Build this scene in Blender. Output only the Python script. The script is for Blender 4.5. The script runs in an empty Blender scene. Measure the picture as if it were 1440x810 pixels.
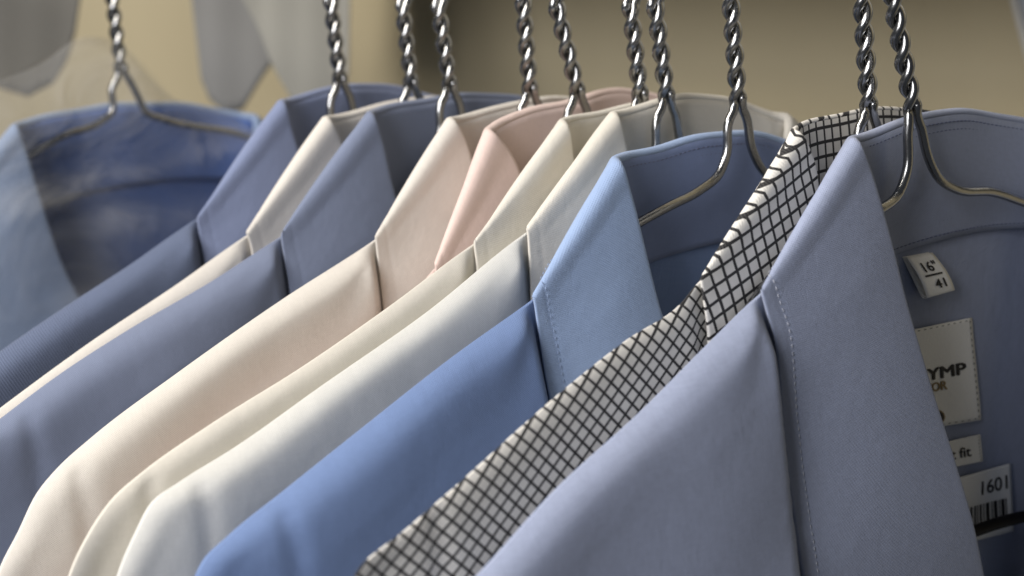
import bpy, bmesh, math, random
import numpy as np
from mathutils import Vector, Matrix

random.seed(7)
SC = bpy.context.scene
COL = SC.collection

# ------------------------------------------------------------------ camera
FPX = 2600.0                       # focal length in pixels of a 1440 px wide frame
ROLL = math.radians(3.5)
PITCH = math.radians(14.0)
CAM = np.array([0.0, 0.0, 1.5])
_r0 = np.array([1.0, 0, 0])
FW = np.array([0, math.cos(PITCH), -math.sin(PITCH)])
_u0 = np.array([0, math.sin(PITCH), math.cos(PITCH)])
RT = math.cos(ROLL) * _r0 - math.sin(ROLL) * _u0
UP = math.sin(ROLL) * _r0 + math.cos(ROLL) * _u0

cam_data = bpy.data.cameras.new('camera')
cam_data.sensor_width = 36.0
cam_data.lens = 36.0 * FPX / 1440.0
cam_data.clip_start = 0.02
cam_data.clip_end = 50.0
cam_data.dof.use_dof = True
cam_data.dof.focus_distance = 0.655
cam_data.dof.aperture_fstop = 7.8
cam = bpy.data.objects.new('camera', cam_data)
COL.objects.link(cam)
cam.matrix_world = Matrix(((RT[0], UP[0], -FW[0], CAM[0]), (RT[1], UP[1], -FW[1], CAM[1]),
                           (RT[2], UP[2], -FW[2], CAM[2]), (0, 0, 0, 1)))
SC.camera = cam

# ------------------------------------------------------------------ world, lamps, exposure
w = bpy.data.worlds.new('World')
SC.world = w
w.use_nodes = True
w.node_tree.nodes['Background'].inputs['Color'].default_value = (0.80, 0.87, 1.0, 1)
w.node_tree.nodes['Background'].inputs['Strength'].default_value = 0.07

def area_lamp(name, loc, target, size, power, color, size_y=None):
    d = bpy.data.lights.new(name, 'AREA')
    d.energy = power
    d.color = color
    d.shape = 'RECTANGLE'
    d.size = size
    d.size_y = size_y or size
    o = bpy.data.objects.new(name, d)
    COL.objects.link(o)
    o.location = loc
    o.rotation_euler = (Vector(target) - Vector(loc)).to_track_quat('-Z', 'Y').to_euler()
    return o

KEY = area_lamp('key_lamp', (-0.72, 0.42, 2.25), (-0.05, 0.75, 1.35), 0.34, 16.0, (1.0, 0.94, 0.86), 0.5)
FILL = area_lamp('fill_lamp', (-0.75, -0.45, 1.92), (0.0, 0.75, 1.35), 0.75, 20.0, (0.98, 0.97, 1.0))

SC.view_settings.view_transform = 'Standard'
SC.view_settings.look = 'None'
SC.view_settings.exposure = 0.0
SC.view_settings.gamma = 1.0
SC.cycles.max_bounces = 8
SC.cycles.transparent_max_bounces = 16

# ------------------------------------------------------------------ frames of reference
def ray(p):
    return FW + RT * (p[0] - 720) / FPX + UP * (405 - p[1]) / FPX

def at_depth(p, d):
    return CAM + ray(p) * d

NEAR = at_depth((1283, 150), 0.650)        # where the nearest hanger forks
FAR = at_depth((170, 98), 0.910)           # where the farthest hanger forks
FAR[2] = NEAR[2]
RAILDIR = (NEAR - FAR) / np.linalg.norm(NEAR - FAR)
NANG = math.atan2(RAILDIR[1], RAILDIR[0]) - math.radians(10)
NV = np.array([math.cos(NANG), math.sin(NANG), 0.0])   # the way every shirt faces
UV = np.array([-NV[1], NV[0], 0.0])                     # along the shoulders
ZV = np.array([0, 0, 1.0])

def proj(q):
    d = q - CAM
    z = d @ FW
    return (720 + FPX * (d @ RT) / z, 405 - FPX * (d @ UP) / z)

class Frame:
    """local (u, v, n) in metres about the point where a hanger forks"""
    def __init__(s, px):
        ts = np.linspace(-0.1, 1.2, 2601)
        s.t = min(ts, key=lambda t: abs(proj(NEAR + (FAR - NEAR) * t)[0] - px))
        s.J = NEAR + (FAR - NEAR) * s.t
    def un(s, p, n=0.0):
        d = ray(p)
        q = CAM + d * (((s.J + NV * n - CAM) @ NV) / (d @ NV))
        return np.array([(q - s.J) @ UV, (q - s.J)[2], n])

def w2(fr, q):
    q = np.asarray(q)
    return fr.J + UV * q[0] + ZV * q[1] + NV * q[2]

# ------------------------------------------------------------------ mesh helpers
def catmull(P, m):
    """resample control points (k,d) to m points, uniform in chord length, Catmull-Rom"""
    P = np.asarray(P, float)
    k = len(P)
    L = np.concatenate([[0], np.cumsum(np.maximum(1e-5, np.linalg.norm(np.diff(P, axis=0), axis=1)))])
    ts = np.linspace(0, L[-1], m)
    return catmull_at(P, L, ts)

def catmull_at(P, L, ts, corners=()):
    P = np.asarray(P, float)
    k = len(P)
    T = np.zeros_like(P)
    for i in range(k):
        if i == 0: T[i] = (P[1] - P[0]) / (L[1] - L[0])
        elif i == k - 1: T[i] = (P[-1] - P[-2]) / (L[-1] - L[-2])
        else:
            a = (P[i] - P[i-1]) / (L[i] - L[i-1]); b = (P[i+1] - P[i]) / (L[i+1] - L[i])
            h0 = L[i] - L[i-1]; h1 = L[i+1] - L[i]
            T[i] = (a * h1 + b * h0) / (h0 + h1)
    out = []
    for t in ts:
        i = min(max(int(np.searchsorted(L, t) - 1), 0), k - 2)
        h = L[i+1] - L[i]
        x = (t - L[i]) / h
        T0, T1 = T[i], T[i+1]
        if i in corners: T0 = (P[i+1] - P[i]) / h
        if i + 1 in corners: T1 = (P[i+1] - P[i]) / h
        out.append((2*x**3 - 3*x**2 + 1) * P[i] + (x**3 - 2*x**2 + x) * h * T0
                   + (-2*x**3 + 3*x**2) * P[i+1] + (x**3 - x**2) * h * T1)
    return np.array(out)

def link(name, me, mat, parent=None):
    o = bpy.data.objects.new(name, me)
    COL.objects.link(o)
    if mat: me.materials.append(mat)
    if parent is not None:
        o.parent = parent
        o.matrix_parent_inverse = Matrix.Translation(-Vector(parent.location))
        o.matrix_parent_inverse = Matrix.Identity(4)
        o.location = -Vector(parent.location)
    return o

def grid_mesh(name, G, UVs=None, smooth=True, solid=0.0, mat=None, parent=None, offset=0.0):
    """G: (a, b, 3) world points; UVs: (a, b, 2)"""
    a, b = G.shape[:2]
    me = bpy.data.meshes.new(name)
    vs = [tuple(p) for p in G.reshape(-1, 3)]
    fs = [(i*b+j, i*b+j+1, (i+1)*b+j+1, (i+1)*b+j) for i in range(a-1) for j in range(b-1)]
    me.from_pydata(vs, [], fs)
    if UVs is not None:
        uvl = me.uv_layers.new(name='fabric')
        flat = UVs.reshape(-1, 2)
        idx = np.empty(len(me.loops), dtype=np.int32)
        me.loops.foreach_get('vertex_index', idx)
        uvl.data.foreach_set('uv', flat[idx].astype(np.float32).ravel())
    if smooth: me.polygons.foreach_set('use_smooth', [True] * len(me.polygons))
    o = link(name, me, mat, parent)
    if solid:
        md = o.modifiers.new('thickness', 'SOLIDIFY')
        md.thickness = solid
        md.offset = offset
    return o

def tube_arrays(path, r, seg=12, caps=True, flat=None):
    path = np.asarray(path, float)
    n = len(path)
    T = np.gradient(path, axis=0)
    T /= np.linalg.norm(T, axis=1)[:, None]
    up = np.array([0.31, 0.22, 0.9])
    A = np.cross(T[0], up); A /= np.linalg.norm(A)
    vs, fs = [], []
    rr = r if np.ndim(r) else [r] * n
    for i in range(n):
        A = A - T[i] * (A @ T[i]); A /= np.linalg.norm(A)
        B = np.cross(T[i], A)
        for k in range(seg):
            th = 2 * math.pi * k / seg
            vs.append(path[i] + (A * math.cos(th) + B * math.sin(th)) * rr[i])
    for i in range(n - 1):
        for k in range(seg):
            k2 = (k + 1) % seg
            fs.append((i*seg+k, i*seg+k2, (i+1)*seg+k2, (i+1)*seg+k))
    if caps:
        fs.append(tuple(range(seg))[::-1]); fs.append(tuple((n-1)*seg + k for k in range(seg)))
    return vs, fs

def mesh_from(name, lists, mat, parent=None, smooth=True):
    vs, fs = [], []
    for v, f in lists:
        o = len(vs)
        vs += [tuple(p) for p in v]
        fs += [tuple(i + o for i in q) for q in f]
    me = bpy.data.meshes.new(name)
    me.from_pydata(vs, [], fs)
    if smooth: me.polygons.foreach_set('use_smooth', [True] * len(me.polygons))
    me.update()
    return link(name, me, mat, parent)

def thing(name, loc, label, cat, group=None):
    o = bpy.data.objects.new(name, None)
    o.empty_display_size = 0.02
    COL.objects.link(o)
    o.location = Vector([float(x) for x in loc])
    o['label'] = label; o['category'] = cat
    if group: o['group'] = group
    return o

def tag(o, label, cat, group=None):
    o['label'] = label; o['category'] = cat
    if group: o['group'] = group
    return o

# ------------------------------------------------------------------ materials
def nodes_of(name):
    m = bpy.data.materials.new(name)
    m.use_nodes = True
    nt = m.node_tree
    return m, nt, nt.nodes['Principled BSDF']

def math_node(nt, op, a, b=None, c=None):
    n = nt.nodes.new('ShaderNodeMath'); n.operation = op
    for i, x in enumerate((a, b, c)):
        if x is None: continue
        if isinstance(x, (int, float)): n.inputs[i].default_value = x
        else: nt.links.new(x, n.inputs[i])
    return n.outputs[0]

def fabric(name, color, weave='plain', color2=None, amount=0.5, bump=0.35, sheen=0.15, rough=0.85, mottled=0.06):
    """UVs are in millimetres"""
    m, nt, b = nodes_of(name)
    b.inputs['Roughness'].default_value = rough
    b.inputs['Specular IOR Level'].default_value = 0.2
    b.inputs['Sheen Weight'].default_value = sheen
    b.inputs['Sheen Roughness'].default_value = 0.5
    uv = nt.nodes.new('ShaderNodeUVMap'); uv.uv_map = 'fabric'
    sep = nt.nodes.new('ShaderNodeSeparateXYZ'); nt.links.new(uv.outputs[0], sep.inputs[0])
    X, Y = sep.outputs[0], sep.outputs[1]
    # slight unevenness of the dye and yarn
    nz = nt.nodes.new('ShaderNodeTexNoise'); nz.inputs['Scale'].default_value = 0.9
    nz.inputs['Detail'].default_value = 4
    mp = nt.nodes.new('ShaderNodeMapping'); mp.inputs['Scale'].default_value = (1.0, 0.25, 1)
    nt.links.new(uv.outputs[0], mp.inputs[0]); nt.links.new(mp.outputs[0], nz.inputs['Vector'])
    nz2 = nt.nodes.new('ShaderNodeTexNoise'); nz2.inputs['Scale'].default_value = 1.1
    mp2 = nt.nodes.new('ShaderNodeMapping'); mp2.inputs['Scale'].default_value = (0.25, 1.0, 1)
    nt.links.new(uv.outputs[0], mp2.inputs[0]); nt.links.new(mp2.outputs[0], nz2.inputs['Vector'])
    slub = math_node(nt, 'MULTIPLY_ADD', math_node(nt, 'ADD', nz.outputs['Fac'], nz2.outputs['Fac']), mottled * 2, 1 - 2 * mottled)
    # yarn relief
    if weave == 'twill':
        ph = math_node(nt, 'ADD', math_node(nt, 'MULTIPLY', X, 2*math.pi/1.25), math_node(nt, 'MULTIPLY', Y, 2*math.pi/2.6))
        h = math_node(nt, 'MULTIPLY_ADD', math_node(nt, 'SINE', ph), 0.5, 0.5)
    else:
        pitch = 0.75 if weave == 'check' else 0.8
        sx = math_node(nt, 'SINE', math_node(nt, 'MULTIPLY', X, 2*math.pi/pitch))
        sy = math_node(nt, 'SINE', math_node(nt, 'MULTIPLY', Y, 2*math.pi/pitch))
        h = math_node(nt, 'MULTIPLY_ADD', math_node(nt, 'MULTIPLY', sx, sy), 0.5, 0.5)
    colr = nt.nodes.new('ShaderNodeRGB'); colr.outputs[0].default_value = (*color, 1)
    c = colr.outputs[0]
    if color2 is not None:
        mx = nt.nodes.new('ShaderNodeMix'); mx.data_type = 'RGBA'
        nt.links.new(math_node(nt, 'MULTIPLY', h, amount), mx.inputs[0])
        nt.links.new(c, mx.inputs[6]); mx.inputs[7].default_value = (*color2, 1)
        c = mx.outputs[2]
    if weave == 'check':
        P = CHECK
        def line(v):
            wob = math_node(nt, 'MULTIPLY_ADD', nz.outputs['Fac'], 0.16, -0.08)
            v = math_node(nt, 'ADD', v, wob)
            fr = math_node(nt, 'FRACT', math_node(nt, 'DIVIDE', v, P))
            d = math_node(nt, 'ABSOLUTE', math_node(nt, 'SUBTRACT', fr, 0.5))
            mr = nt.nodes.new('ShaderNodeMapRange')
            mr.inputs[1].default_value = 0.128; mr.inputs[2].default_value = 0.1
            mr.inputs[3].default_value = 0; mr.inputs[4].default_value = 1
            nt.links.new(d, mr.inputs[0])
            return mr.outputs[0]
        lx, ly = line(X), line(Y)
        # the crossing yarn dips under now and then
        brk = math_node(nt, 'MULTIPLY_ADD', h, -0.10, 1.0)
        ln = math_node(nt, 'MULTIPLY', math_node(nt, 'MAXIMUM', lx, ly), brk)
        mx = nt.nodes.new('ShaderNodeMix'); mx.data_type = 'RGBA'
        nt.links.new(ln, mx.inputs[0]); nt.links.new(c, mx.inputs[6]); mx.inputs[7].default_value = (0.006, 0.006, 0.009, 1)
        c = mx.outputs[2]
    mul = nt.nodes.new('ShaderNodeVectorMath'); mul.operation = 'SCALE'
    nt.links.new(c, mul.inputs[0]); nt.links.new(slub, mul.inputs['Scale'])
    nt.links.new(mul.outputs[0], b.inputs['Base Color'])
    # soft creases plus yarn relief
    cr = nt.nodes.new('ShaderNodeTexNoise'); cr.inputs['Scale'].default_value = 0.035; cr.inputs['Detail'].default_value = 3
    nt.links.new(uv.outputs[0], cr.inputs['Vector'])
    bp0 = nt.nodes.new('ShaderNodeBump'); bp0.inputs['Strength'].default_value = 0.25; bp0.inputs['Distance'].default_value = 0.004
    cr2 = nt.nodes.new('ShaderNodeTexNoise'); cr2.inputs['Scale'].default_value = 0.16; cr2.inputs['Detail'].default_value = 4; cr2.inputs['Distortion'].default_value = 0.6
    nt.links.new(uv.outputs[0], cr2.inputs['Vector'])
    nt.links.new(math_node(nt, 'MULTIPLY_ADD', cr2.outputs['Fac'], 0.14, cr.outputs['Fac']), bp0.inputs['Height'])
    bp = nt.nodes.new('ShaderNodeBump'); bp.inputs['Strength'].default_value = bump; bp.inputs['Distance'].default_value = 0.00034
    hh = math_node(nt, 'ADD', h, math_node(nt, 'MULTIPLY', nz.outputs['Fac'], 0.6))
    nt.links.new(hh, bp.inputs['Height']); nt.links.new(bp0.outputs[0], bp.inputs['Normal'])
    nt.links.new(bp.outputs[0], b.inputs['Normal'])
    return m

CHECK = 5.1

def plain(name, color, rough=0.6, metal=0.0, spec=0.5, noise=0.0, nscale=40, bump=0.0):
    m, nt, b = nodes_of(name)
    b.inputs['Base Color'].default_value = (*color, 1)
    b.inputs['Roughness'].default_value = rough
    b.inputs['Metallic'].default_value = metal
    b.inputs['Specular IOR Level'].default_value = spec
    if noise or bump:
        tc = nt.nodes.new('ShaderNodeTexCoord')
        nz = nt.nodes.new('ShaderNodeTexNoise'); nz.inputs['Scale'].default_value = nscale; nz.inputs['Detail'].default_value = 5
        nt.links.new(tc.outputs['Object'], nz.inputs['Vector'])
        if noise:
            f = math_node(nt, 'MULTIPLY_ADD', nz.outputs['Fac'], noise * 2, 1 - noise)
            v = nt.nodes.new('ShaderNodeVectorMath'); v.operation = 'SCALE'
            v.inputs[0].default_value = color
            nt.links.new(f, v.inputs['Scale']); nt.links.new(v.outputs[0], b.inputs['Base Color'])
        if bump:
            bp = nt.nodes.new('ShaderNodeBump'); bp.inputs['Strength'].default_value = bump; bp.inputs['Distance'].default_value = 0.001
            nt.links.new(nz.outputs['Fac'], bp.inputs['Height']); nt.links.new(bp.outputs[0], b.inputs['Normal'])
    return m

M_WIRE = plain('galvanised_wire', (0.33, 0.33, 0.325), 0.24, 1.0, noise=0.12, nscale=400, bump=0.1)
M_BAR = plain('black_bar', (0.004, 0.004, 0.005), 0.6, spec=0.15)
M_WALL = plain('khaki_wall', (0.54, 0.465, 0.30), 0.9, noise=0.03, nscale=12)
M_BOARD = plain('pale_board', (0.62, 0.60, 0.54), 0.6, noise=0.03)
M_SIDE = plain('grey_board', (0.45, 0.47, 0.50), 0.6, noise=0.03)
M_TAG = plain('label_cloth', (0.86, 0.85, 0.81), 0.8, noise=0.05, nscale=900, bump=0.25)
M_TAGP = plain('label_paper', (0.86, 0.86, 0.84), 0.55, noise=0.02)
M_INK = plain('black_ink', (0.008, 0.008, 0.010), 0.6)
M_GOLD = plain('gold_thread', (0.26, 0.18, 0.08), 0.5)
M_THREAD_L = plain('pale_thread', (0.55, 0.57, 0.62), 0.7)
M_THREAD_B = plain('blue_thread', (0.30, 0.38, 0.55), 0.7)
M_THREAD_D = plain('dark_thread', (0.13, 0.15, 0.24), 0.7)
M_TAIL = plain('grey_white_cloth', (0.19, 0.19, 0.185), 0.9, noise=0.04, nscale=20)

def plastic_mat():
    m = bpy.data.materials.new('clear_plastic_film'); m.use_nodes = True
    nt = m.node_tree; nt.nodes.clear()
    out = nt.nodes.new('ShaderNodeOutputMaterial')
    mix = nt.nodes.new('ShaderNodeMixShader'); tr = nt.nodes.new('ShaderNodeBsdfTransparent')
    pb = nt.nodes.new('ShaderNodeBsdfPrincipled')
    pb.inputs['Base Color'].default_value = (0.42, 0.42, 0.41, 1); pb.inputs['Roughness'].default_value = 0.16
    pb.inputs['Specular IOR Level'].default_value = 0.8
    tc = nt.nodes.new('ShaderNodeTexCoord')
    nz = nt.nodes.new('ShaderNodeTexNoise'); nz.inputs['Scale'].default_value = 12; nz.inputs['Detail'].default_value = 3
    nz.inputs['Distortion'].default_value = 1.5
    nt.links.new(tc.outputs['Object'], nz.inputs['Vector'])
    bp = nt.nodes.new('ShaderNodeBump'); bp.inputs['Strength'].default_value = 0.8; bp.inputs['Distance'].default_value = 0.012
    nt.links.new(nz.outputs['Fac'], bp.inputs['Height']); nt.links.new(bp.outputs[0], pb.inputs['Normal'])
    mr = nt.nodes.new('ShaderNodeMapRange')
    mr.inputs[1].default_value = 0.42; mr.inputs[2].default_value = 0.68; mr.inputs[3].default_value = 0.12; mr.inputs[4].default_value = 0.30
    nt.links.new(nz.outputs['Fac'], mr.inputs[0])
    nt.links.new(mr.outputs[0], mix.inputs[0]); nt.links.new(tr.outputs[0], mix.inputs[1]); nt.links.new(pb.outputs[0], mix.inputs[2])
    nt.links.new(mix.outputs[0], out.inputs[0])
    return m
M_FILM = plastic_mat()

# ------------------------------------------------------------------ shirts
SHOW = {}
DEF_V = [(0, 0), (-0.001, -0.015), (0.004, -0.038), (0.013, -0.070), (0.030, -0.110), (0.055, -0.165), (0.060, -0.185)]

def interp_uv(pts, v):
    """u at height v along points sorted by falling v"""
    pts = sorted(pts, key=lambda p: -p[1])
    vs = [-p[1] for p in pts]; us = [p[0] for p in pts]
    return float(np.interp(-v, vs, us))

def make_shirt(key, s, mats):
    fr = Frame(s['J'][0])
    fd, bd = s['fd'], s['bd']
    mat, matc, thread = mats
    root = thing('dress_shirt', w2(fr, (0, -0.10, 0)), s['label'], 'shirt', 'shirts hanging in a row on wire hangers')
    P = fr.un(s['P'], 0.001); N = fr.un(s['N'], 0.001)
    hw = s.get('hw', 0.056)
    c = P[0] + hw
    vB = P[1] + s.get('top', 0.0)
    tilt = s.get('tilt', -0.05)          # the collar hangs a little lower on its far side
    # fold line in front, measured where the photo shows it
    Vp = [(P[0], P[1])]
    nV = lambda dv: .001 + (fd - .001) * min(1, max(0, -dv) / .145) ** .8
    nO = lambda dv: .001 + (fd * .9 - .001) * min(1, max(0, -dv) / .125) ** 1.25
    for k, p in enumerate(s['V']):
        q = fr.un(p, 0)
        for _ in range(5): q = fr.un(p, nV(q[1] - P[1]))
        Vp.append((q[0], q[1]))
    last = Vp[-1]
    dv = last[1] - P[1]
    base = interp_uv(DEF_V, dv)
    for (a, b) in DEF_V:
        if b < dv - 0.01: Vp.append((last[0] + a - base, P[1] + b))
    lim = c - 0.003
    Vp = [(min(a, lim), b) for a, b in Vp]
    # outer edge of the leaf
    Op = [(N[0], N[1])]
    for k, p in enumerate(s['O']):
        q = fr.un(p, 0)
        for _ in range(5): q = fr.un(p, nO(q[1] - N[1]))
        Op.append((q[0], q[1]))
    lo = Op[-1]; dvo = lo[1] - N[1]
    DEF_O = [(0, 0), (-0.003, -0.018), (-0.004, -0.045), (-0.002, -0.075), (0.002, -0.105), (0.008, -0.135)]
    ob = interp_uv(DEF_O, dvo)
    for (a, b) in DEF_O:
        if b < dvo - 0.006: Op.append((lo[0] + a - ob, N[1] + b))
    def F_at(dv, nn):
        v = P[1] + dv
        return np.array([interp_uv(Vp, v), v, nn])
    def O_at(dv, nn):
        v = N[1] + dv
        return np.array([interp_uv(Op, v), v, nn])
    FS = [np.array([c, vB, -bd]), np.array([c - .5*hw, vB, -bd*.95]), np.array([c - .83*hw, vB*.5 + P[1]*.5, -bd*.62]),
          np.array([c - .965*hw, P[1] + .0003, -bd*.22]), P,
          *[F_at(x, nV(x)) for x in (-.010, -.032, -.062, -.100, -.145, -.178)]]
    LS = [np.array([c, vB - .047, -bd - .004]), np.array([c - .55*hw, vB - .048, -bd - .005]), np.array([c - 1.0*hw, P[1] - .046, -bd - .003]),
          np.array([.5*(c - hw) + .5*N[0] + .010, N[1] + .010, -bd*.75]), N,
          *[O_at(x, nO(x)) for x in (-.0075, -.019, -.040, -.070, -.104, -.128)]]
    sh = s.get('stand', 0.042)
    GS = [np.array([c, vB - sh, -bd + .001]), np.array([c - .5*hw, vB - sh, -bd*.92]), np.array([c - .86*hw, P[1] - sh, -bd*.55]),
          np.array([c - 1.0*hw, P[1] - sh + .001, -bd*.25]), np.array([P[0] - .004, P[1] - sh, -.0015])]
    for j in range(5, 11):
        d = LS[j] - FS[j]; d /= np.linalg.norm(d)
        k = [.036, .033, .030, .028, .026, .02][j-5]
        GS.append(FS[j] + d * k + np.array([0, -.008 + .001*(j-5), -min(.004, fd*.35)]))
    # whole loop, mirrored
    def loop(A, fk=1.0):
        A = [np.array(a) for a in A]
        R_ = [np.array([2*c - a[0] + s.get('open', 0) * max(0, min(1, (P[1] - a[1] - .045) / .12)), a[1] + tilt * 2 * (c - a[0]) * 0.6 - fk * s.get('far', .012) * min(1, max(0, (c - a[0]) / hw)) ** 2, a[2]]) for a in A[1:]]
        return np.array(A[::-1] + R_)
    Fl, Ll, Gl = loop(FS), loop(LS), loop(GS, .25)
    Lc = np.concatenate([[0], np.cumsum(np.linalg.norm(np.diff(Fl, axis=0), axis=1))])
    NS = 240
    ts = np.linspace(0, Lc[-1], NS)
    F_, L_, G_ = catmull_at(Fl, Lc, ts), catmull_at(Ll, Lc, ts, (6, 14)), catmull_at(Gl, Lc, ts)
    # tiny life in the edges
    rr = random.Random(key * 17)
    ph = [rr.uniform(0, 6.28) for _ in range(6)]
    wob = np.array([math.sin(t*75 + ph[0]) * .0005 + math.sin(t*160 + ph[1]) * .00025 for t in ts])
    F_[:, 1] += wob; L_[:, 1] += wob * .6
    tk = s.get('thick', 0.0017)
    NR = 72
    G = np.zeros((NS, NR, 3)); UVm = np.zeros((NS, NR, 2))
    Sd = np.zeros((NS, 16, 3)); UVs = np.zeros((NS, 16, 2))
    Tm = np.zeros((NS, 3))
    larc = np.concatenate([[0], np.cumsum(np.linalg.norm(np.diff(L_, axis=0), axis=1))])
    farc = ts
    for i in range(NS):
        f, l, g = F_[i], L_[i], G_[i]
        t = F_[min(i+1, NS-1)] - F_[max(i-1, 0)]; t /= np.linalg.norm(t)
        d = l - f; d = d - t * (d @ t); d /= np.linalg.norm(d)          # down the leaf
        o = np.cross(t, d); o /= np.linalg.norm(o)                      # outward
        out = np.array([f[0] - c, 0, f[2] + .004]);
        if abs(t[0]) > 0.75: out = np.array([0, 0, -1.0])
        if o @ out < 0: o = -o
        r = tk
        pts = []
        # lower inner leg of the roll, the roll, then the leaf
        for k in range(7):
            a = math.pi * k / 6
            pts.append(f + d * r * (1 - math.sin(a)) - o * r * math.cos(a))
        n_leaf = NR - 7
        st = pts[-1]
        Ld = np.linalg.norm(l - st)
        nd = min(abs(farc[i] - Lc[5]), abs(farc[i] - Lc[6]), abs(farc[i] - Lc[14]), abs(farc[i] - Lc[15]))
        bulge = .0012 + (s.get('bulge', 0.0030) - .0012) * min(1, nd / .03)
        for k in range(1, n_leaf + 1):
            x = k / n_leaf
            xx = x
            b = bulge * 4 * xx * (1 - xx) * (1 - .35 * xx)
            e_ = Ld * (1 - x)
            b -= (.0003 if s.get('stitch') else .00015) * math.exp(-((e_ - .0062) / .0011) ** 2)
            und = .0007 * math.sin(farc[i]*55 + ph[2] + 2*x) * x
            pts.append(st + (l - st) * xx + o * (b + und))
        G[i] = pts
        acc = np.concatenate([[0], np.cumsum(np.linalg.norm(np.diff(G[i], axis=0), axis=1))])
        UVm[i, :, 0] = acc * 1000
        UVm[i, :, 1] = (farc[i] * .5 + larc[i] * .5) * 1000
        top = f + d * r * .9 - o * r * 1.0
        for k in range(16):
            x = k / 15
            Sd[i, k] = top + (g - top) * x - o * (.0012 * math.sin(math.pi * x))
        UVs[i, :, 0] = np.linspace(0, np.linalg.norm(g - top), 16) * 1000
        UVs[i, :, 1] = farc[i] * 1000
    if s.get('flatcut'):
        # the leaf is cut from flat cloth: its grain follows the front fold, not the curve of the neck
        Q = G.copy(); Q[..., 0] = c - np.abs(Q[..., 0] - c)
        e1 = FS[9] - FS[4]; e1 /= np.linalg.norm(e1)
        e2 = (LS[6] - FS[6]); e2 -= e1 * (e2 @ e1); e2 /= np.linalg.norm(e2)
        e3 = np.cross(e1, e2)
        D = (Q - FS[4])
        UVm = np.stack([(D @ e2) * 1000 + np.abs(D @ e3) * 900, (D @ e1) * 1000], -1)
    toW = lambda A: fr.J + A[..., 0:1] * UV + A[..., 1:2] * ZV + A[..., 2:3] * NV
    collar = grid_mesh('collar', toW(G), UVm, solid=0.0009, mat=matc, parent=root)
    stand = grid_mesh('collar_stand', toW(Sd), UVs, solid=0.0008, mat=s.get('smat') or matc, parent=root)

    # ---- stitching along the collar edge: short thread stitches sunk into the cloth
    if s.get('stitch'):
        lists = []
        inset = .0062
        row = []
        for i in range(NS):
            seglen = np.linalg.norm(G[i, -1] - G[i, -2])
            k = max(8, int(NR - 1 - inset / seglen))
            a, b2 = G[i, k], G[i, min(k+1, NR-1)]
            tt = G[min(i+1, NS-1), k] - G[max(i-1, 0), k]
            nn = np.cross(tt, b2 - a); nn /= (np.linalg.norm(nn) + 1e-12)
            if nn @ np.array([G[i, k, 0] - c, 0, .02]) < 0: nn = -nn
            row.append(G[i, -1] + (G[i, -2] - G[i, -1]) / seglen * inset + nn * .00085)
        row = np.array(row)
        arc = np.concatenate([[0], np.cumsum(np.linalg.norm(np.diff(row, axis=0), axis=1))])
        pos = .004
        while pos < arc[-1] - .003:
            q = [np.array([np.interp(pos + e, arc, row[:, k]) for k in range(3)]) for e in (0, .0008, .0016)]
            q = toW(np.array(q))
            lists.append(tube_arrays(q, [.00008, .00016, .00008], 5))
            pos += .0026
        st_o = mesh_from('stitching', lists, thread, collar)
        st_o.location = (0, 0, 0)
    if s.get('rows'):
        lists = []
        for off in s['rows']:
            row = []
            for i in range(20, NS - 20):
                d = Sd[i, -1] - Sd[i, 0]; ln = np.linalg.norm(d)
                if off < 0: x = 1 + off / ln
                else: x = off / ln
                p = Sd[i, 0] + d * x
                dn = np.array([c - p[0], 0, .03 if abs(p[0]-c) < .8*hw else .01]); dn /= np.linalg.norm(dn)
                row.append(p + dn * .00075)
            row = np.array(row)
            arc = np.concatenate([[0], np.cumsum(np.linalg.norm(np.diff(row, axis=0), axis=1))])
            pos = 0
            while pos < arc[-1] - .003:
                q = [np.array([np.interp(pos + e, arc, row[:, k]) for k in range(3)]) for e in (0, .0010, .0020)]
                lists.append(tube_arrays(toW(np.array(q)), [.00012, .0003, .00012], 5))
                pos += .0025
        st_o = mesh_from('stitching', lists, M_THREAD_D, stand)
        st_o.location = (0, 0, 0)

    # ---- body: outline runs over the shoulder and down the sleeve to the hem
    th = s.get('th', min(.007, fd * .5 + .001))
    nc = -.0015
    R = [fr.un(p, nc)[:2] for p in s['R']]
    if not R:
        R = [np.array([N[0] + a, N[1] + b]) for a, b in [(-.035, -.013), (-.075, -.030), (-.112, -.046), (-.145, -.062)]]
    tip = s.get('tip')
    rp = [np.array([P[0] - .006, P[1] - sh + .004]), np.array([.5*P[0] + .5*N[0] - .006, N[1] + .002]), np.array([N[0], N[1] - s.get('drop', .0035)])] + list(R)
    while rp[-1][0] > -.225 + 0 * c:
        rp.append(rp[-1] + np.array([-.022, -.0095]))
    if rp[-1][0] > -.238:
        rp.append(rp[-1] + np.array([-.012, -.008]))
        rp.append(rp[-1] + np.array([-.008, -.012]))
    a, b = rp[-1]
    for dx, dz in [(-.006, -.02), (-.013, -.06), (-.020, -.13), (-.024, -.24), (-.026, -.40)]:
        rp.append(np.array([a + dx, b + dz]))
    ridge = catmull(np.array(rp), 260)
    # inner boundary (neck seam, then the front edge down to the hem)
    ip = [GS[j] for j in (4, 5, 6, 7, 8, 9)]
    ip = [np.array([q[0], q[1], q[2]]) for q in ip]
    ce = c - .004
    ip += [np.array([ce, ip[-1][1] - .05, .2*fd]), np.array([ce, ip[-1][1] - .16, .1*fd]), np.array([ce, ridge[-1][1], 0])]
    ip[0] = np.array([rp[0][0] + .001, rp[0][1], 0])
    ip[1] = ip[1] * .5 + ip[0] * .5
    inner = catmull(np.array(ip), 260)
    NA, NB = 260, 60
    ta = np.linspace(0, 1, NA)
    bs = np.linspace(0, 1, NB) ** 1.5
    crease_u = a + .030 if s.get('crease', True) else -9
    body_phase = [rr.uniform(0, 6.28) for _ in range(6)]
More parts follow.
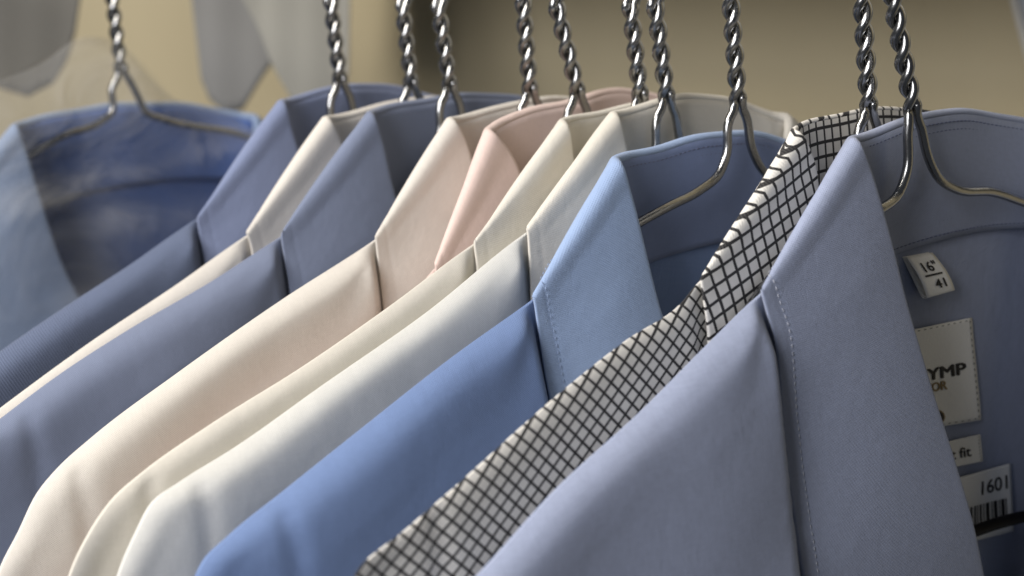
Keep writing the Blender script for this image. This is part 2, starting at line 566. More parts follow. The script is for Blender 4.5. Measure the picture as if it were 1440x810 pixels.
    G = np.zeros((NA, NB, 3))
    for i in range(NA):
        o2 = ridge[i]; q = inner[i]
        span = math.hypot(q[0]-o2[0], q[1]-o2[1])
        down = max(0, min(1, (rp[-6][1] - o2[1]) / .05))
        rad = .0045 + .010 * down
        for j in range(NB):
            x = bs[j]
            u = o2[0] + (q[0]-o2[0]) * x; v = o2[1] + (q[1]-o2[1]) * x
            d = span * x
            n = nc + (th - nc) * (1 - math.exp(-d / rad))
            fold = th * .22 * math.sin(u*34 + v*21 + body_phase[0]) + th * .12 * math.sin(u*71 - v*46 + body_phase[1])
            fold += .0018 * min(1, th/.006) * math.sin((u*.8 - v*.55)*60 + body_phase[2]) * min(1, max(0, (ridge[0][1] - v - .06) / .1))
            n += fold * min(1, d / .03)
            n += s.get('lean', 0) * max(0, min(d, .13) - .006)
            rn = math.hypot(u - N[0], v - N[1])
            an = math.atan2(v - N[1], u - N[0])
            n += .0009 * min(1, th/.005) * math.sin(an * 9 + body_phase[5] + rn * 30) * math.exp(-rn / .035) * min(1, d / .008)
            # groove where the sleeve is set in
            if crease_u > -1:
                g = math.exp(-((u - crease_u - .02*math.sin((v - b)*14)*0) / .0035) ** 2)
                n -= .0016 * g * min(1, d / .006)
                if u < crease_u: n -= min(1, (crease_u - u) / .03) * .004 * min(1, d / .01)
            # sinks under the leaf towards the neck seam and the front edge
            wgt = max(0, (x - .62) / .38); wgt = wgt * wgt * (3 - 2 * wgt)
            nq = q[2] if o2[1] > ridge[0][1] - .2 else 0.0
            n = n * (1 - wgt) + min(nq, fd*.6) * wgt
            # stays beneath the collar leaf
            if v < N[1] + .02 and v > N[1] - .15:
                ou = interp_uv(Op, v)
                k_ = max(0, min(1, (u - (ou - .008)) / .009)); k_ = k_ * k_ * (3 - 2 * k_)
                cap = nO(v - N[1]) - .0022
                if n > cap: n = n * (1 - k_) + cap * k_
            G[i, j] = (u, v, n)
    def uvs_for(G, o2=None, q2=None):
        # cloth laid flat: distances measured along the surface from the shoulder line
        dl = np.linalg.norm(np.diff(G, axis=1), axis=2)
        arc = np.concatenate([np.zeros((G.shape[0], 1)), np.cumsum(dl, axis=1)], axis=1)
        dirv = G[:, -1, :2] - G[:, 0, :2]
        dirv = dirv / (np.linalg.norm(dirv, axis=1)[:, None] + 1e-9)
        flat2 = G[:, :1, :2] + dirv[:, None, :] * arc[..., None]
        G = np.concatenate([flat2, np.zeros(flat2.shape[:2] + (1,))], axis=2) * s.get('uvscale', 1.0)
        a1, a2 = s.get('uvang', (math.radians(0), math.radians(90)))
        X = G[..., 0]; Y = G[..., 1]; Z = G[..., 2]
        return np.stack([(X*math.cos(a1) + Y*math.sin(a1)) * 1000, (X*math.cos(a2) + Y*math.sin(a2)) * 1000 + Z * 1000 * 1.1], -1)
    Gr = G.copy(); Gr[..., 0] = 2*c - Gr[..., 0] + s.get('open', 0) * np.clip((P[1] - Gr[..., 1] - .045) / .12, 0, 1); Gr[..., 1] += tilt * 2 * (c - G[..., 0]) * .3
    # back: a sheet from outline to mirrored outline through the back neck seam and the centre back
    NBK = 61
    backin = np.array([[c, GS[0][1], -bd], [c, GS[0][1] - .02, -bd], [c, GS[0][1] - .10, -bd], [c, GS[0][1] - .25, -bd * 1.1], [c, ridge[-1][1], -bd * 1.1]])
    bi = catmull(backin, NA)
    # neck seam of the back follows the stand
    B = np.zeros((NA, 2*NBK-1, 3))
    for i in range(NA):
        o2 = ridge[i]; q = bi[i]
        span = math.hypot(q[0]-o2[0], q[1]-o2[1])
        for j in range(NBK):
            x = (j / (NBK-1)) ** 1.4
            u = o2[0] + (q[0]-o2[0]) * x; v = o2[1] + (q[1]-o2[1]) * x
            if i < 30:
                v += (1 - i/30) * .0 
            d = span * x
            n = nc + (-bd - .0 - nc) * (1 - math.exp(-d / s.get('brad', .012)))
            n -= .0010 * min(1, d / .02)
            n += (.0012*math.sin(u*60 + v*30 + body_phase[3]) + .0008*math.sin(u*20 - v*90 + body_phase[4])) * min(1, d/.02) * (.2 if s.get('brad') else 1) * min(1, max(0.1, (GS[0][1] - v - .12) / .05))
            if s.get('backcurl'):
                n += s['backcurl'] * max(0, (u - c)/ .06) ** 2 * .0
            B[i, j] = (u, v, n)
            B[i, 2*NBK-2-j] = (2*c - u, v + tilt * 2 * (c - u) * .3, n)
    for nm, A in (('front_panel', G), ('front_panel', Gr)):
        o1 = grid_mesh(nm, toW(A), uvs_for(A), solid=0.0005, mat=mat, parent=root)
    if s.get('seam'):
        for pl in s['seam']:
            sm = []
            flat = G.reshape(-1, 3)
            for p in pl:
                n = 0.0
                for _ in range(6):
                    q = fr.un(p, n)
                    n = flat[np.argmin((flat[:, 0]-q[0])**2 + (flat[:, 1]-q[1])**2), 2] + .0005
                sm.append(np.array([q[0], q[1], n - .0003]))
            mesh_from('yoke_seam', [tube_arrays(toW(catmull(np.array(sm), 40)), .0004, 8)], mat, root)
    grid_mesh('back_panel', toW(B), uvs_for(B), solid=0.0005, mat=mat, parent=root)
    return fr, root, dict(c=c, ridge=ridge, P=P, N=N, G=G, bd=bd, collar=collar)

# colours
def cream(name, c=(0.66, 0.60, 0.50), **k): return fabric(name, c, bump=.3, mottled=.045, **k)
F_LAV = fabric('lavender_chambray', (0.285, 0.325, 0.455), color2=(0.40, 0.445, 0.57), amount=.7, bump=.6, mottled=.09)
F_CHECK = fabric('white_black_check', (0.76, 0.735, 0.68), weave='check', bump=.5, mottled=.03, sheen=.02)
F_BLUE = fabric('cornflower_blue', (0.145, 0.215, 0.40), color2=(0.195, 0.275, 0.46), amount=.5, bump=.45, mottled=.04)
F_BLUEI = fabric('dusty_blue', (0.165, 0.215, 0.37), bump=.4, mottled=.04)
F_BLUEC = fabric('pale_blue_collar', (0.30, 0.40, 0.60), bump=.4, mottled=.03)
F_WHITE = cream('ivory_white', (0.60, 0.595, 0.56))
F_IVORY = cream('warm_ivory', (0.64, 0.605, 0.53))
F_PINK = cream('pale_pink', (0.67, 0.53, 0.48))
F_CREAM = cream('cream', (0.62, 0.585, 0.53))
F_GREYB = fabric('grey_blue', (0.155, 0.185, 0.27), color2=(0.22, 0.25, 0.34), amount=.5, bump=.3, mottled=.03)
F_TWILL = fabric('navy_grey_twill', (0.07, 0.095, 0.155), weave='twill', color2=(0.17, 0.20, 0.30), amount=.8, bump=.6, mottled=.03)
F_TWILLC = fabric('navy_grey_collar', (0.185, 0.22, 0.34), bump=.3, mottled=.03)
F_DEEP = fabric('deep_blue', (0.09, 0.15, 0.36), bump=.3, mottled=.03)
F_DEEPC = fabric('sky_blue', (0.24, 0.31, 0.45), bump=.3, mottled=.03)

mm = .001
SH = {
11: dict(J=(1283,150), P=(1205,197), N=(1070,407), V=[(1229,260),(1265,400),(1305,540),(1381,810)], O=[(1090,490),(1125,810)],
         R=[(1000,480),(900,580),(780,690),(670,810)], fd=.019, bd=.0095, hw=.064, lean=.10, open=.03, stand=.048, stitch=1, rows=[.0025,.0055,.0085,-.0022,-.0075], top=0.0,
         label='lavender blue shirt nearest the camera with white labels sewn inside its neck'),
10: dict(J=(1222,150), P=(1125,187), N=(985,390), V=[(1145,230),(1150,290)], O=[(995,485)],
         R=[(960,425),(880,480),(780,560),(640,685),(570,746),(500,808)], fd=.002, bd=.012, th=.001, thick=.0008, bulge=.0012, hw=.055, flatcut=1, brad=.035, uvscale=1.2, uvang=(math.radians(-52), math.radians(43)),
         label='white shirt with black grid check, behind the nearest lavender one'),
9: dict(J=(1038,130), P=(872,228), N=(748,415), V=[(890,290),(910,370),(927,440)], O=[(775,560)],
        R=[(640,500),(500,610),(400,690),(320,755),(285,790),(275,810)], fd=.019, bd=.012, hw=.060, lean=.09, smat=F_BLUEI, stitch=1, rows=[.003,.006], stand=.043, th=.0075,
        label='bright cornflower blue shirt directly left of the black checked shirt'),
8: dict(J=(937,135), P=(868,160), N=(740,320), V=[(880,215)], O=[(746,410)],
        R=[(600,440),(450,545),(330,630),(250,680),(215,705),(190,750),(165,810)], fd=.014, bd=.007, hw=.048, th=.006,
        label='white shirt with cool grey front, directly left of the bright blue shirt'),
7: dict(J=(900,130), P=(797,175), N=(667,335), V=[(805,225)], O=[(672,375)],
        R=[(550,430),(420,520),(300,595),(200,665),(160,700),(125,750),(97,810)], fd=.003, bd=.012, th=.003, thick=.0014, bulge=.001,
        label='ivory shirt pressed between the pink shirt and the white one'),
6: dict(J=(812,140), P=(690,185), N=(612,372), V=[(715,215),(730,240)], O=[], R=[(560,452),(450,530),(350,600),(262,668),(225,705),(200,760),(180,830)], fd=.012, bd=.010, th=.005,
        top=.004, tilt=.10, label='pale pink shirt, the only pink one, between two cream collars'),
5: dict(J=(745,130), P=(638,170), N=(527,330), V=[(655,205),(662,240)], O=[(540,422)],
        R=[(400,420),(250,525),(130,615),(80,660),(55,690),(25,750),(0,800)], fd=.011, bd=.012, th=.006,
        label='cream shirt directly left of the pink shirt'),
4: dict(J=(632,125), P=(525,160), N=(395,325), V=[(540,210),(555,280)], O=[(408,415)],
        R=[(300,395),(180,465),(80,530),(0,590)], fd=.018, bd=.011, lean=.06,
        label='grey blue shirt hanging between two cream shirts'),
3: dict(J=(578,122), P=(463,168), N=(345,325), V=[(480,205)], O=[(355,355)],
        R=[(250,400),(130,480),(0,575)], fd=.006, bd=.012, th=.0035,
        label='cream shirt between the dark twill shirt and the grey blue one'),
2: dict(J=(478,120), P=(400,143), N=(277,300), V=[(410,185),(420,215)], O=[(287,365)],
        R=[(180,375),(80,440),(0,495)], fd=.018, bd=.012, hw=.050,
        label='dark navy grey twill shirt, second from the far left end'),
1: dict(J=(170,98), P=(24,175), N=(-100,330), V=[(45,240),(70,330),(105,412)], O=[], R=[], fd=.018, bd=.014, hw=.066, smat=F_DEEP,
        label='deep blue shirt at the far left under clear plastic film'),
}
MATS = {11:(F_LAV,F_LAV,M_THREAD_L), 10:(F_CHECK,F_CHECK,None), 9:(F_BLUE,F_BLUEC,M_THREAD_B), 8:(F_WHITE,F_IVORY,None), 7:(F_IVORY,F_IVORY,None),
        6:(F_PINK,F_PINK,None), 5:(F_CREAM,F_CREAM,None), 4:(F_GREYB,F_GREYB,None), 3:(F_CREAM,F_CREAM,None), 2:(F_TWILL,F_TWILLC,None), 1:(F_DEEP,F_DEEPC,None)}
INFO = {}
for k in sorted(SH, reverse=True):
    INFO[k] = make_shirt(k, SH[k], MATS[k])

# ------------------------------------------------------------------ wire hangers
WR = .00178
ARML = [(-2.2,-3.5),(-5.6,-8),(-7.2,-20),(-11.7,-26.9),(-22.5,-31.3),(-39.9,-34.5),(-57.5,-39)]
ARMR = [(2.2,-3.5),(4.4,-8),(7.0,-20),(14.5,-31),(27,-36),(48.7,-40.5),(69.9,-47)]
ARM = {11:([(-2.0,-3.5),(-2.6,-8),(-3.4,-22.3),(-8.9,-30.3),(-19.1,-33.5),(-38,-37)], [(2.6,-3.5),(5.0,-8),(8.3,-17.8),(15.5,-28.1),(26.3,-34.2),(48.7,-39.1),(69.9,-46.9)]),
       1:([(-2.0,-3.5),(-5.9,-8.7),(-7.5,-20.8),(-15.1,-25.0),(-34.9,-28.3),(-52.9,-35.5)], [(2.0,-3.5),(3.3,-5.5),(8.0,-15.9),(11.1,-23.5),(20.8,-28.5),(64.0,-42.4)])}
TOPS = {11:(1255,0),10:(1212,0),9:(1027,0),8:(920,0),7:(885,0),6:(780,0),5:(735,0),4:(615,0),3:(565,0),2:(465,0),1:(158,0)}
TURNS = {11: 9, 10: 9, 9: 5.2, 8: 2.05, 7: 2.0, 6: 2.1, 5: 2.1, 4: 1.9, 3: 1.9, 2: 2.0, 1: 3.2}
HLAB = {11:'twisted wire hanger with black bar, nearest, in the lavender shirt', 10:'twisted wire hanger holding the black checked shirt',
        9:'twisted wire hanger in the bright blue shirt, its arms bare at the neck', 8:'twisted wire hanger of the white shirt next to the bright blue one',
        7:'twisted wire hanger of the ivory shirt right of the pink one', 6:'leaning twisted wire hanger in the pink shirt',
        5:'twisted wire hanger in the cream shirt left of the pink one', 4:'twisted wire hanger in the grey blue shirt',
        3:'twisted wire hanger in the cream shirt beside the dark twill one', 2:'twisted wire hanger in the dark navy twill shirt',
        1:'twisted wire hanger in the deep blue shirt under plastic film, far left'}
RAIL_H = .105
for k in sorted(SH, reverse=True):
    fr, root, inf = INFO[k]
    T = fr.un(TOPS[k], 0)
    ax = T / np.linalg.norm(T)                      # swing of the hanger's neck in the shirt's plane
    side = np.array([ax[1], -ax[0], 0]); front = np.array([0, 0, 1.0])
    toW = lambda A, fr=fr: fr.J + A[..., 0:1] * UV + A[..., 1:2] * ZV + A[..., 2:3] * NV
    h = thing('wire_hanger', w2(fr, (0, 0, 0)), HLAB[k], 'hanger', 'twisted wire hangers in a row')
    pitch = .0172
    turns = TURNS[k]
    # camera-facing direction in local terms, so that both strands cross where the fork begins
    a0 = math.atan2(.77, -.64) * 0
    H = turns * pitch
    strands = []
    hr = WR * 1.02
    ridge = inf['ridge']; c = inf['c']
    AL, AR = ARM.get(k, (ARML, ARMR))
    AL = [np.array([x*mm, y*mm, 0]) for x, y in AL]; AR = [np.array([x*mm, y*mm, 0]) for x, y in AR]
    # arms go on beneath the shoulder line
    def under(pt_u, mir):
        u = 2*c - pt_u if mir else pt_u
        rs = ridge[:150]
        v = float(np.interp(-u, -rs[:, 0], rs[:, 1])) - .006
        if mir: v += -.05 * 2 * (c - u) * .3
        return v - .0085
    shoulder = -.205
    Pk, Nk = inf['P'], inf['N']
    shk = SH[k].get('stand', .042)
    def dive(A, sgn):
        mu = lambda u: u if sgn < 0 else 2*c - u
        A = [q for q in A if mu(q[0]) > Pk[0] + .020]
        dv = -.014 if sgn > 0 else 0
        A.append(np.array([mu(Pk[0] + .002), Pk[1] - shk - .006 + dv, -.001]))
        A.append(np.array([mu(Nk[0]), min(Nk[1], Pk[1] - shk) - .018 + dv, -.001]))
        return A
    if k not in (9, 11, 1):
        AL, AR = dive(AL, -1), dive(AR, 1)
    thin = 0
    last = AL[-1]
    for uu in np.linspace(inf['N'][0] - .03, shoulder, 5):
        AL.append(np.array([uu, under(uu, False), thin]))
    lastR = AR[-1]
    rt = 2*c - shoulder - .01
    for uu in np.linspace(2*c - inf['N'][0] + .03, rt, 5):
        AR.append(np.array([uu, under(uu, True), thin]))
    back_ = lambda u: -.0062 * min(1, max(0, (Pk[0] + .012 - u) / .018)) * (1 if k in (3, 7, 10) else 1 - .6 * min(1, max(0, (Nk[0] - .03 - u) / .05)))
    AL = [np.array([q[0], q[1], q[2] + back_(q[0])]) for q in AL]
    AR = [np.array([q[0], q[1], q[2] + back_(2*c - q[0])]) for q in AR]
    lowv = {11: -.1695}.get(k, min(AL[-1][1], AR[-1][1]) - .055)
    for side_i, A in ((0, AL), (1, AR)):
        th0 = math.pi if side_i == 0 else 0.0
        hel = []
        n_p = int(26 * turns)
        for i in range(n_p + 1):
            z = H * i / n_p
            phi = th0 + .55 - 2 * math.pi * z / pitch
            # clockwise climb: the strand in front runs from lower left to upper right
            hel.append(ax * z + side * hr * math.cos(phi) + front * hr * math.sin(phi))
        hel = hel[::-1]
        arm = [hel[-1]] + A
        armc = catmull(np.array(arm), 90)
        pathl = np.array(hel[:-1] + list(armc))
        # smooth the join
        strands.append(pathl)
    # hook: strands run on as a pair, then curl over the rail
    topc = ax * H
    hk = []
    r_rail = .013
    rail_c = np.array([ax[0] * .12, RAIL_H, 0])
    p0 = topc
    nk = 14
    for i in range(1, nk):
        x = i / nk
        tgt = rail_c + np.array([r_rail + .004, 0, 0])
        q = p0 + (tgt - p0) * (x) + np.array([0.010 * math.sin(math.pi * x), 0, 0])
        hk.append(q)
    for i in range(0, 22):
        a_ = -math.pi * 1.15 * i / 21
        hk.append(rail_c + np.array([math.cos(a_), -math.sin(a_), 0]) * (r_rail + .004))
    hook_paths = []
    for sgn in (0, 1):
        st = strands[sgn][0] - topc
        pts = [strands[sgn][0]]
        for i, q in enumerate(hk):
            x = min(1, i / 8)
            offv = st * (1 - x) + np.array([.0, 0, (1 if sgn else -1) * WR]) * x
            pts.append(q + offv)
        hook_paths.append(catmull(np.array(pts), 110))
    hook_o = mesh_from('twisted_hook', [tube_arrays(toW(np.vstack([hp[::-1], s_[1:int(26*turns)+1]])), WR, 12) for hp, s_ in zip(hook_paths, strands)], M_WIRE, h)
    for s_ in strands:
        cut = int(26*turns)
        mesh_from('arm', [tube_arrays(toW(s_[cut-1:]), WR, 12)], M_WIRE, h)
    # lower bar joins the ends of both arms
    a_, b_ = strands[0][-1], strands[1][-1]
    br = .0028
    bar = [a_ + np.array([0, 0, 0]), a_ + np.array([-.006, -.012, 0]), np.array([a_[0] - .004, lowv + .006, 0]), np.array([a_[0] + .006, lowv, 0]),
           np.array([(a_[0]+b_[0])/2, lowv - .001, 0]), np.array([b_[0] - .006, lowv - .004, 0]), np.array([b_[0] + .004, lowv + .004, 0]), b_ + np.array([.006, -.012, 0]), b_]
    mesh_from('trouser_bar', [tube_arrays(toW(catmull(np.array(bar), 160)), .0024 if k == 11 else .0016, 12)], M_BAR if k == 11 else M_WIRE, h)

# rail above the frame, carrying every hook
d = RAILDIR
p1 = NEAR + ZV * RAIL_H + d * .25; p0 = FAR + ZV * RAIL_H - d * .25
rail = mesh_from('clothes_rail', [tube_arrays(np.array([p0 + (p1 - p0) * x for x in np.linspace(0, 1, 12)]), .0125, 24)],
                 plain('rail_steel', (.5, .5, .5), .3, 1.0), None)
tag(rail, 'steel clothes rail the wire hangers hook over, above the row of shirts', 'rail')

# ------------------------------------------------------------------ labels in the neck of the nearest shirt
fr11, root11, inf11 = INFO[11]
def quad_map(px4, n, W, Hh):
    TL, TR, BR, BL = [fr11.un(p, n) for p in px4]
    def f(x, y, e=0.0):
        a = x / W; b = y / Hh
        p = (1-a)*(1-b)*TL + a*(1-b)*TR + a*b*BR + (1-a)*b*BL
        bend = .0005 * math.sin(a*5 + b*3)
        p = p + np.array([0, 0, e + bend])
        return w2(fr11, p)
    return f

def text_on(name, body, fmap, x_right, y_base, height, width, mat, parent, bold=0.0, shear=0.0, e=.00035):
    cu = bpy.data.curves.new('t', 'FONT'); cu.body = body; cu.size = 1.0; cu.offset = 0.0
    cu.resolution_u = 4
    ob = bpy.data.objects.new('t', cu); COL.objects.link(ob)
    bpy.context.view_layer.update()
    me = bpy.data.meshes.new_from_object(ob)
    bpy.data.objects.remove(ob); bpy.data.curves.remove(cu)
    co = np.array([v.co[:] for v in me.vertices])
    x0, x1 = co[:, 0].min(), co[:, 0].max()
    cap = .73
    for v, q in zip(me.vertices, co):
        X = x_right - width + (q[0] - x0) / (x1 - x0) * width
        Y = y_base - q[1] / cap * height
        v.co = Vector(fmap(X, Y, e))
    if bold:
        nv = len(me.vertices); base = [v.co.copy() for v in me.vertices]; polys = [tuple(p.vertices) for p in me.polygons]
        dx = Vector(fmap(x_right + bold * height * 1.4, y_base, 0)) - Vector(fmap(x_right, y_base, 0))
        dy = Vector(fmap(x_right, y_base + bold * height * .7, 0)) - Vector(fmap(x_right, y_base, 0))
        dn = Vector(fmap(x_right, y_base, .00003)) - Vector(fmap(x_right, y_base, 0))
        vv, ff = [], []
        for q, (ax_, ay_) in enumerate([(-1, 0), (1, 0), (0, -1), (0, 1), (0, 0)]):
            vv += [p + dx * ax_ + dy * ay_ + dn * q for p in base]
            ff += [tuple(i + q * nv for i in p) for p in polys]
        me = bpy.data.meshes.new(name); me.from_pydata(vv, [], ff)
    me.name = name
    o = link(name, me, mat, parent)
    o.location = -parent.matrix_basis.translation if False else (0, 0, 0)
    return o

def label_mesh(name, fmap, W, Hh, mat, parent, label=None, nx=24, ny=24, t=.0003):
    G = np.array([[fmap(W*i/(nx-1), Hh*j/(ny-1)) for j in range(ny)] for i in range(nx)])
    o = grid_mesh(name, G, None, solid=t, mat=mat, parent=parent)
    if label: o['label'] = label
    return o

NB_ = -inf11['bd'] + .0004
# brand label
px = [(1240,471),(1368,447),(1378,590),(1248,614)]
W_, H_ = 130., 145.
fm = quad_map(px, NB_, W_, H_)
brand = label_mesh('brand_label', fm, W_, H_, M_TAG, root11, 'square off white woven label with black and gold lettering')
text_on('lettering', 'OLYMP', fm, 114, 76, 17, 92, M_INK, brand, bold=.05)
text_on('lettering', 'LUXOR', fm, 86, 93, 13, 50, M_GOLD, brand, bold=.04)
# woven emblem at its lower edge
def disc(fm, cx, cy, rx, ry, e, n=28):
    vs = [fm(cx, cy, e)] + [fm(cx + rx*math.cos(t), cy + ry*math.sin(t), e) for t in np.linspace(0, 2*math.pi, n, endpoint=False)]
    return vs, [(0, i+1, (i+1) % n + 1) for i in range(n)]
mesh_from('emblem', [disc(fm, 66, 131, 14, 12, .00035)], M_GOLD, brand, False).location = (0,0,0)
mesh_from('emblem', [disc(fm, 66, 131, 12, 10.5, .0005)], M_INK, brand, False).location = (0,0,0)
# stitches down its edge
lst = []
for i in range(17):
    y = 5 + i * 8.4
    lst.append(disc(fm, 126.5, y, 1.1, 2.2, .0003, 8))
for i in range(14):
    lst.append(disc(fm, 4 + i*9, 3, 2.2, .8, .0003, 8)); lst.append(disc(fm, 4 + i*9, 142, 2.2, .8, .0003, 8))
mesh_from('stitching', lst, plain('label_thread', (.33, .33, .31), .8), brand, False).location = (0,0,0)
# fit label
fm = quad_map([(1275,633),(1380,611),(1380,648),(1277,672)], NB_ + .0006, 105., 38.)
fit = label_mesh('fit_label', fm, 105., 38., M_TAG, root11, 'narrow off white label lettered in bold black')
text_on('lettering', 'comfort fit', fm, 89, 27, 14.5, 84, M_INK, fit, bold=.02)
lst = [disc(fm, 101.5, 3 + i*4.6, .7, 1.3, .0003, 8) for i in range(8)]
mesh_from('stitching', lst, plain('label_thread_pale', (.36, .36, .34), .8), fit, False).location = (0,0,0)
# barcode label
fm = quad_map([(1315,679),(1423,652),(1424,746),(1318,776)], NB_ + .0006, 108., 95.)
bar_l = label_mesh('barcode_label', fm, 108., 95., M_TAGP, root11, 'white printed label with the number 1601 over a barcode')
text_on('lettering', '1601', fm, 101, 33, 20, 37, M_INK, bar_l, bold=.008)
bars = [(40,4),(47.5,2.5),(53,2),(57,1.2),(61,2.5),(66,1.2),(70,4.5),(77.5,1.5),(81,4.5),(88,1.3),(91,4.5),(97,1.6)]
lst = []
for x, w_ in bars:
    lst.append(([fm(x, 46, .0004), fm(x + w_, 46, .0004), fm(x + w_, 74, .0004), fm(x, 74, .0004)], [(0, 1, 2, 3)]))
mesh_from('barcode', lst, M_INK, bar_l, False).location = (0,0,0)
# size tag: a folded loop hanging from the collar seam
cor = [(1285,364),(1322,357),(1342,407),(1303,418)]
TL, TR, BR, BL = [fr11.un(p, NB_ + .004) for p in cor]
prof = []
for x in np.linspace(0, 1, 14): prof.append((x, .0006 * math.sin(x*3) - .0035 * (1 - x)**2))
for a_ in np.linspace(0, math.pi, 9)[1:]: prof.append((1 + .035*math.sin(a_), -.0012 + .0012*math.cos(a_)))
for x in np.linspace(1, 0, 12)[1:]: prof.append((x, -.0024 - .0028 * (1 - x)))
G = np.array([[w2(fr11, TL*(1-x)*(1-y) + TR*y*(1-x) + BL*x*(1-y) + BR*x*y + np.array([0, 0, dn])) for y in np.linspace(0, 1, 8)] for x, dn in prof])
size_tag = grid_mesh('size_tag', G, None, solid=.0003, mat=M_TAG, parent=root11)
size_tag['label'] = 'small folded white size tag reading 16 over 41'
def fs(X, Y, e=0.0):
    x = Y / 56; y = X / 38
    dn = .0006*math.sin(x*3) - .0035*(1-x)**2 + e
    return w2(fr11, TL*(1-x)*(1-y) + TR*y*(1-x) + BL*x*(1-y) + BR*x*y + np.array([0, 0, dn]))
text_on('lettering', '16"', fs, 30, 22, 13.5, 19, M_INK, size_tag, bold=.02, e=.0005)
text_on('lettering', '41', fs, 29, 47, 13.5, 14, M_INK, size_tag, bold=.02, e=.0005)
mesh_from('printed_line', [([fs(7, 26, .0005), fs(31, 26, .0005), fs(31, 28.4, .0005), fs(7, 28.4, .0005)], [(0, 1, 2, 3)])], M_INK, size_tag, False).location = (0,0,0)

# ------------------------------------------------------------------ plastic cover over the far left shirt
fr1 = INFO[1][0]
top_px = [(-260,330),(-120,190),(-40,130),(40,95),(112,52),(165,66),(215,104),(262,140),(330,158),(420,260),(520,420)]
tp = [fr1.un(p, 0)[:2] for p in top_px]
tp = catmull(np.array([[a, b] for a, b in tp]), 90)
rows = []
for sgn in (1, -1):
    G = []
    for i, (u, v) in enumerate(tp):
        line = []
        for j in range(60):
            x = (j / 59) ** 1.6
            vv = v - x * .34
            d = x * .34
            n = sgn * (.034 * (1 - math.exp(-d/.018)))
            n += sgn * .0035 * math.sin(u*95 + 14*x) * math.exp(-d/.12) + .002*math.sin(vv*130 + u*30)
            # taut horizontal pleat across the chest
            if sgn > 0: n += .005 * math.exp(-((vv + .050 - .06*u) / .0045)**2)
            line.append(w2(fr1, (u + .004*math.sin(vv*60), vv, n)))
        G.append(line)
    rows.append(np.array(G))
bag = thing('garment_cover', w2(fr1, (0, 0, 0)), 'clear plastic film draped over the deep blue shirt at far left', 'plastic cover')
grid_mesh('front_film', rows[0], None, mat=M_FILM, parent=bag)
grid_mesh('back_film', rows[1], None, mat=M_FILM, parent=bag)

# ------------------------------------------------------------------ wardrobe: wall, side board, added shade shelf, garments above
WU = np.array([-RAILDIR[1], RAILDIR[0], 0.0])      # across the wardrobe, away from the camera
def box(name, corners8, mat, parent=None, bevel=.0015):
    me = bpy.data.meshes.new(name)
    me.from_pydata([tuple(p) for p in corners8], [], [(0,1,2,3),(7,6,5,4),(0,4,5,1),(1,5,6,2),(2,6,7,3),(3,7,4,0)])
    o = link(name, me, mat, parent)
    if bevel:
        b = o.modifiers.new('bevel', 'BEVEL'); b.width = bevel; b.segments = 2
    return o
mid = (NEAR + FAR) / 2
wc = mid + WU * .42
def P3(c0, a, b_, z): return np.array([c0[0], c0[1], 0]) + RAILDIR * a + WU * b_ + ZV * z
cs = [P3(wc, a, b_, z) for z in (0, 2.6) for a, b_ in ((-1.6, 0), (1.2, 0), (1.2, .05), (-1.6, .05))]
wall = box('wall', cs, M_WALL); wall['kind'] = 'structure'
tag(wall, 'plain khaki beige wall behind the row of shirts', 'wall')

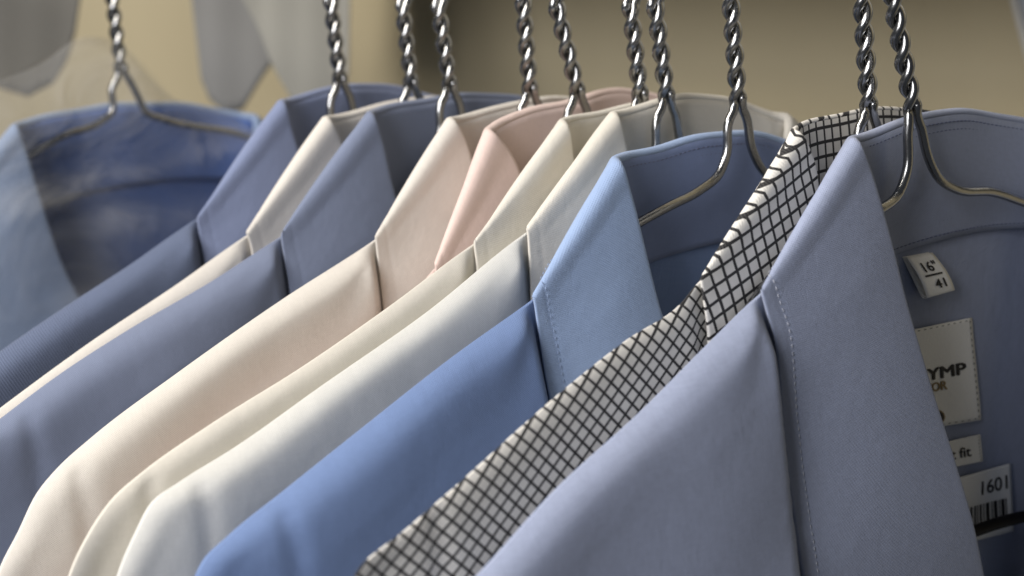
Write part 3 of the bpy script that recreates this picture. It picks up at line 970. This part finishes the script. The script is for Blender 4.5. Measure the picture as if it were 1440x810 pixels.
# side board whose pale edge shows at the top right
def at_wall(p, off):
    d_ = ray(p); c0 = wc - WU * off
    return CAM + d_ * (((c0 - CAM) @ WU) / (d_ @ WU))
e0, e1 = at_wall((1413,-20), .03), at_wall((1448,110), .03)
dr = (e1 - e0) / np.linalg.norm(e1 - e0)
a0_, a1_ = e0 - dr*.5, e1 + dr*.9
nrm = RAILDIR
def slab(p, q, w1, d1): return [p, p + nrm*w1, p + nrm*w1 + WU*d1, p - 0*nrm + WU*d1, q, q + nrm*w1, q + nrm*w1 + WU*d1, q + WU*d1]
sb = thing('side_board', (a0_ + a1_)/2, 'pale upright board at the top right corner with a cream edge', 'board')
box('board_edge', slab(a0_, a1_, .0045, .025), M_BOARD, sb)
box('board_face', slab(a0_ + nrm*.005, a1_ + nrm*.005, .30, .022), M_SIDE, sb)

# garments hanging lower end just inside the top left of the view
def tail(name, outline_px, depth, label, seed, mat=M_TAIL, th=.012):
    r_ = random.Random(seed)
    o_ = np.array(outline_px, float)
    l_ = np.concatenate([[0], np.cumsum(np.linalg.norm(np.diff(o_, axis=0), axis=1))])
    pts = np.stack([np.interp(np.linspace(0, l_[-1], 90), l_, o_[:, k_]) for k_ in (0, 1)], -1)
    # top line high above the frame
    G = []
    ph_ = r_.uniform(0, 6)
    for (x, y) in pts:
        line = []
        for j in range(26):
            f_ = j / 25
            yy = y + (-260 - y) * f_
            q = at_depth((x, yy), depth)
            q = q - WU * (.0015 * math.sin(x * .045 + ph_ + f_) + .0007 * math.sin(x*.11 + ph_*2))
            line.append(q)
        G.append(line)
    o = grid_mesh(name, np.array(G), None, solid=th, mat=mat)
    tag(o, label, 'garment', 'garments hanging above the far left shirts')
    return o
tail('hanging_garment', [(-60,90),(0,122),(40,136),(72,118),(92,80),(104,45),(116,-20)], 1.12, 'dark grey garment end hanging in the top left corner', 1, plain('dull_grey_cloth', (.13,.125,.11), .9, noise=.04, nscale=20), .002)
tail('hanging_garment', [(264,-30),(272,40),(281,112),(296,140),(322,158),(342,154),(384,84),(400,50),(412,-20)], 1.15, 'grey white garment tail with rounded hem, left of the pale triangle of wall', 2, th=.002)
tail('hanging_garment', [(325,-30),(352,25),(381,86),(413,142),(440,172),(478,176),(488,100),(490,-20)], 1.10, 'grey garment tail behind the second hanger, right of the wall triangle', 3, plain('mid_grey_cloth', (.27,.265,.235), .9, noise=.04, nscale=20), .002)

# unseen shelf board near the wall, added to shade the top of the wall
z0 = 1.442
def shelf_pts(a0, a1, b0, b1, z0, z1): return [P3(mid, a, b_, z) for z in (z0, z1) for a, b_ in ((a0, b0), (a1, b0), (a1, b1), (a0, b1))]
shelf = box('shade_shelf', shelf_pts(-.40, .9, .24, .415, z0, z0 + .02), M_BOARD)
tag(shelf, 'unseen pale shelf board added to shade the top of the wall', 'shelf')
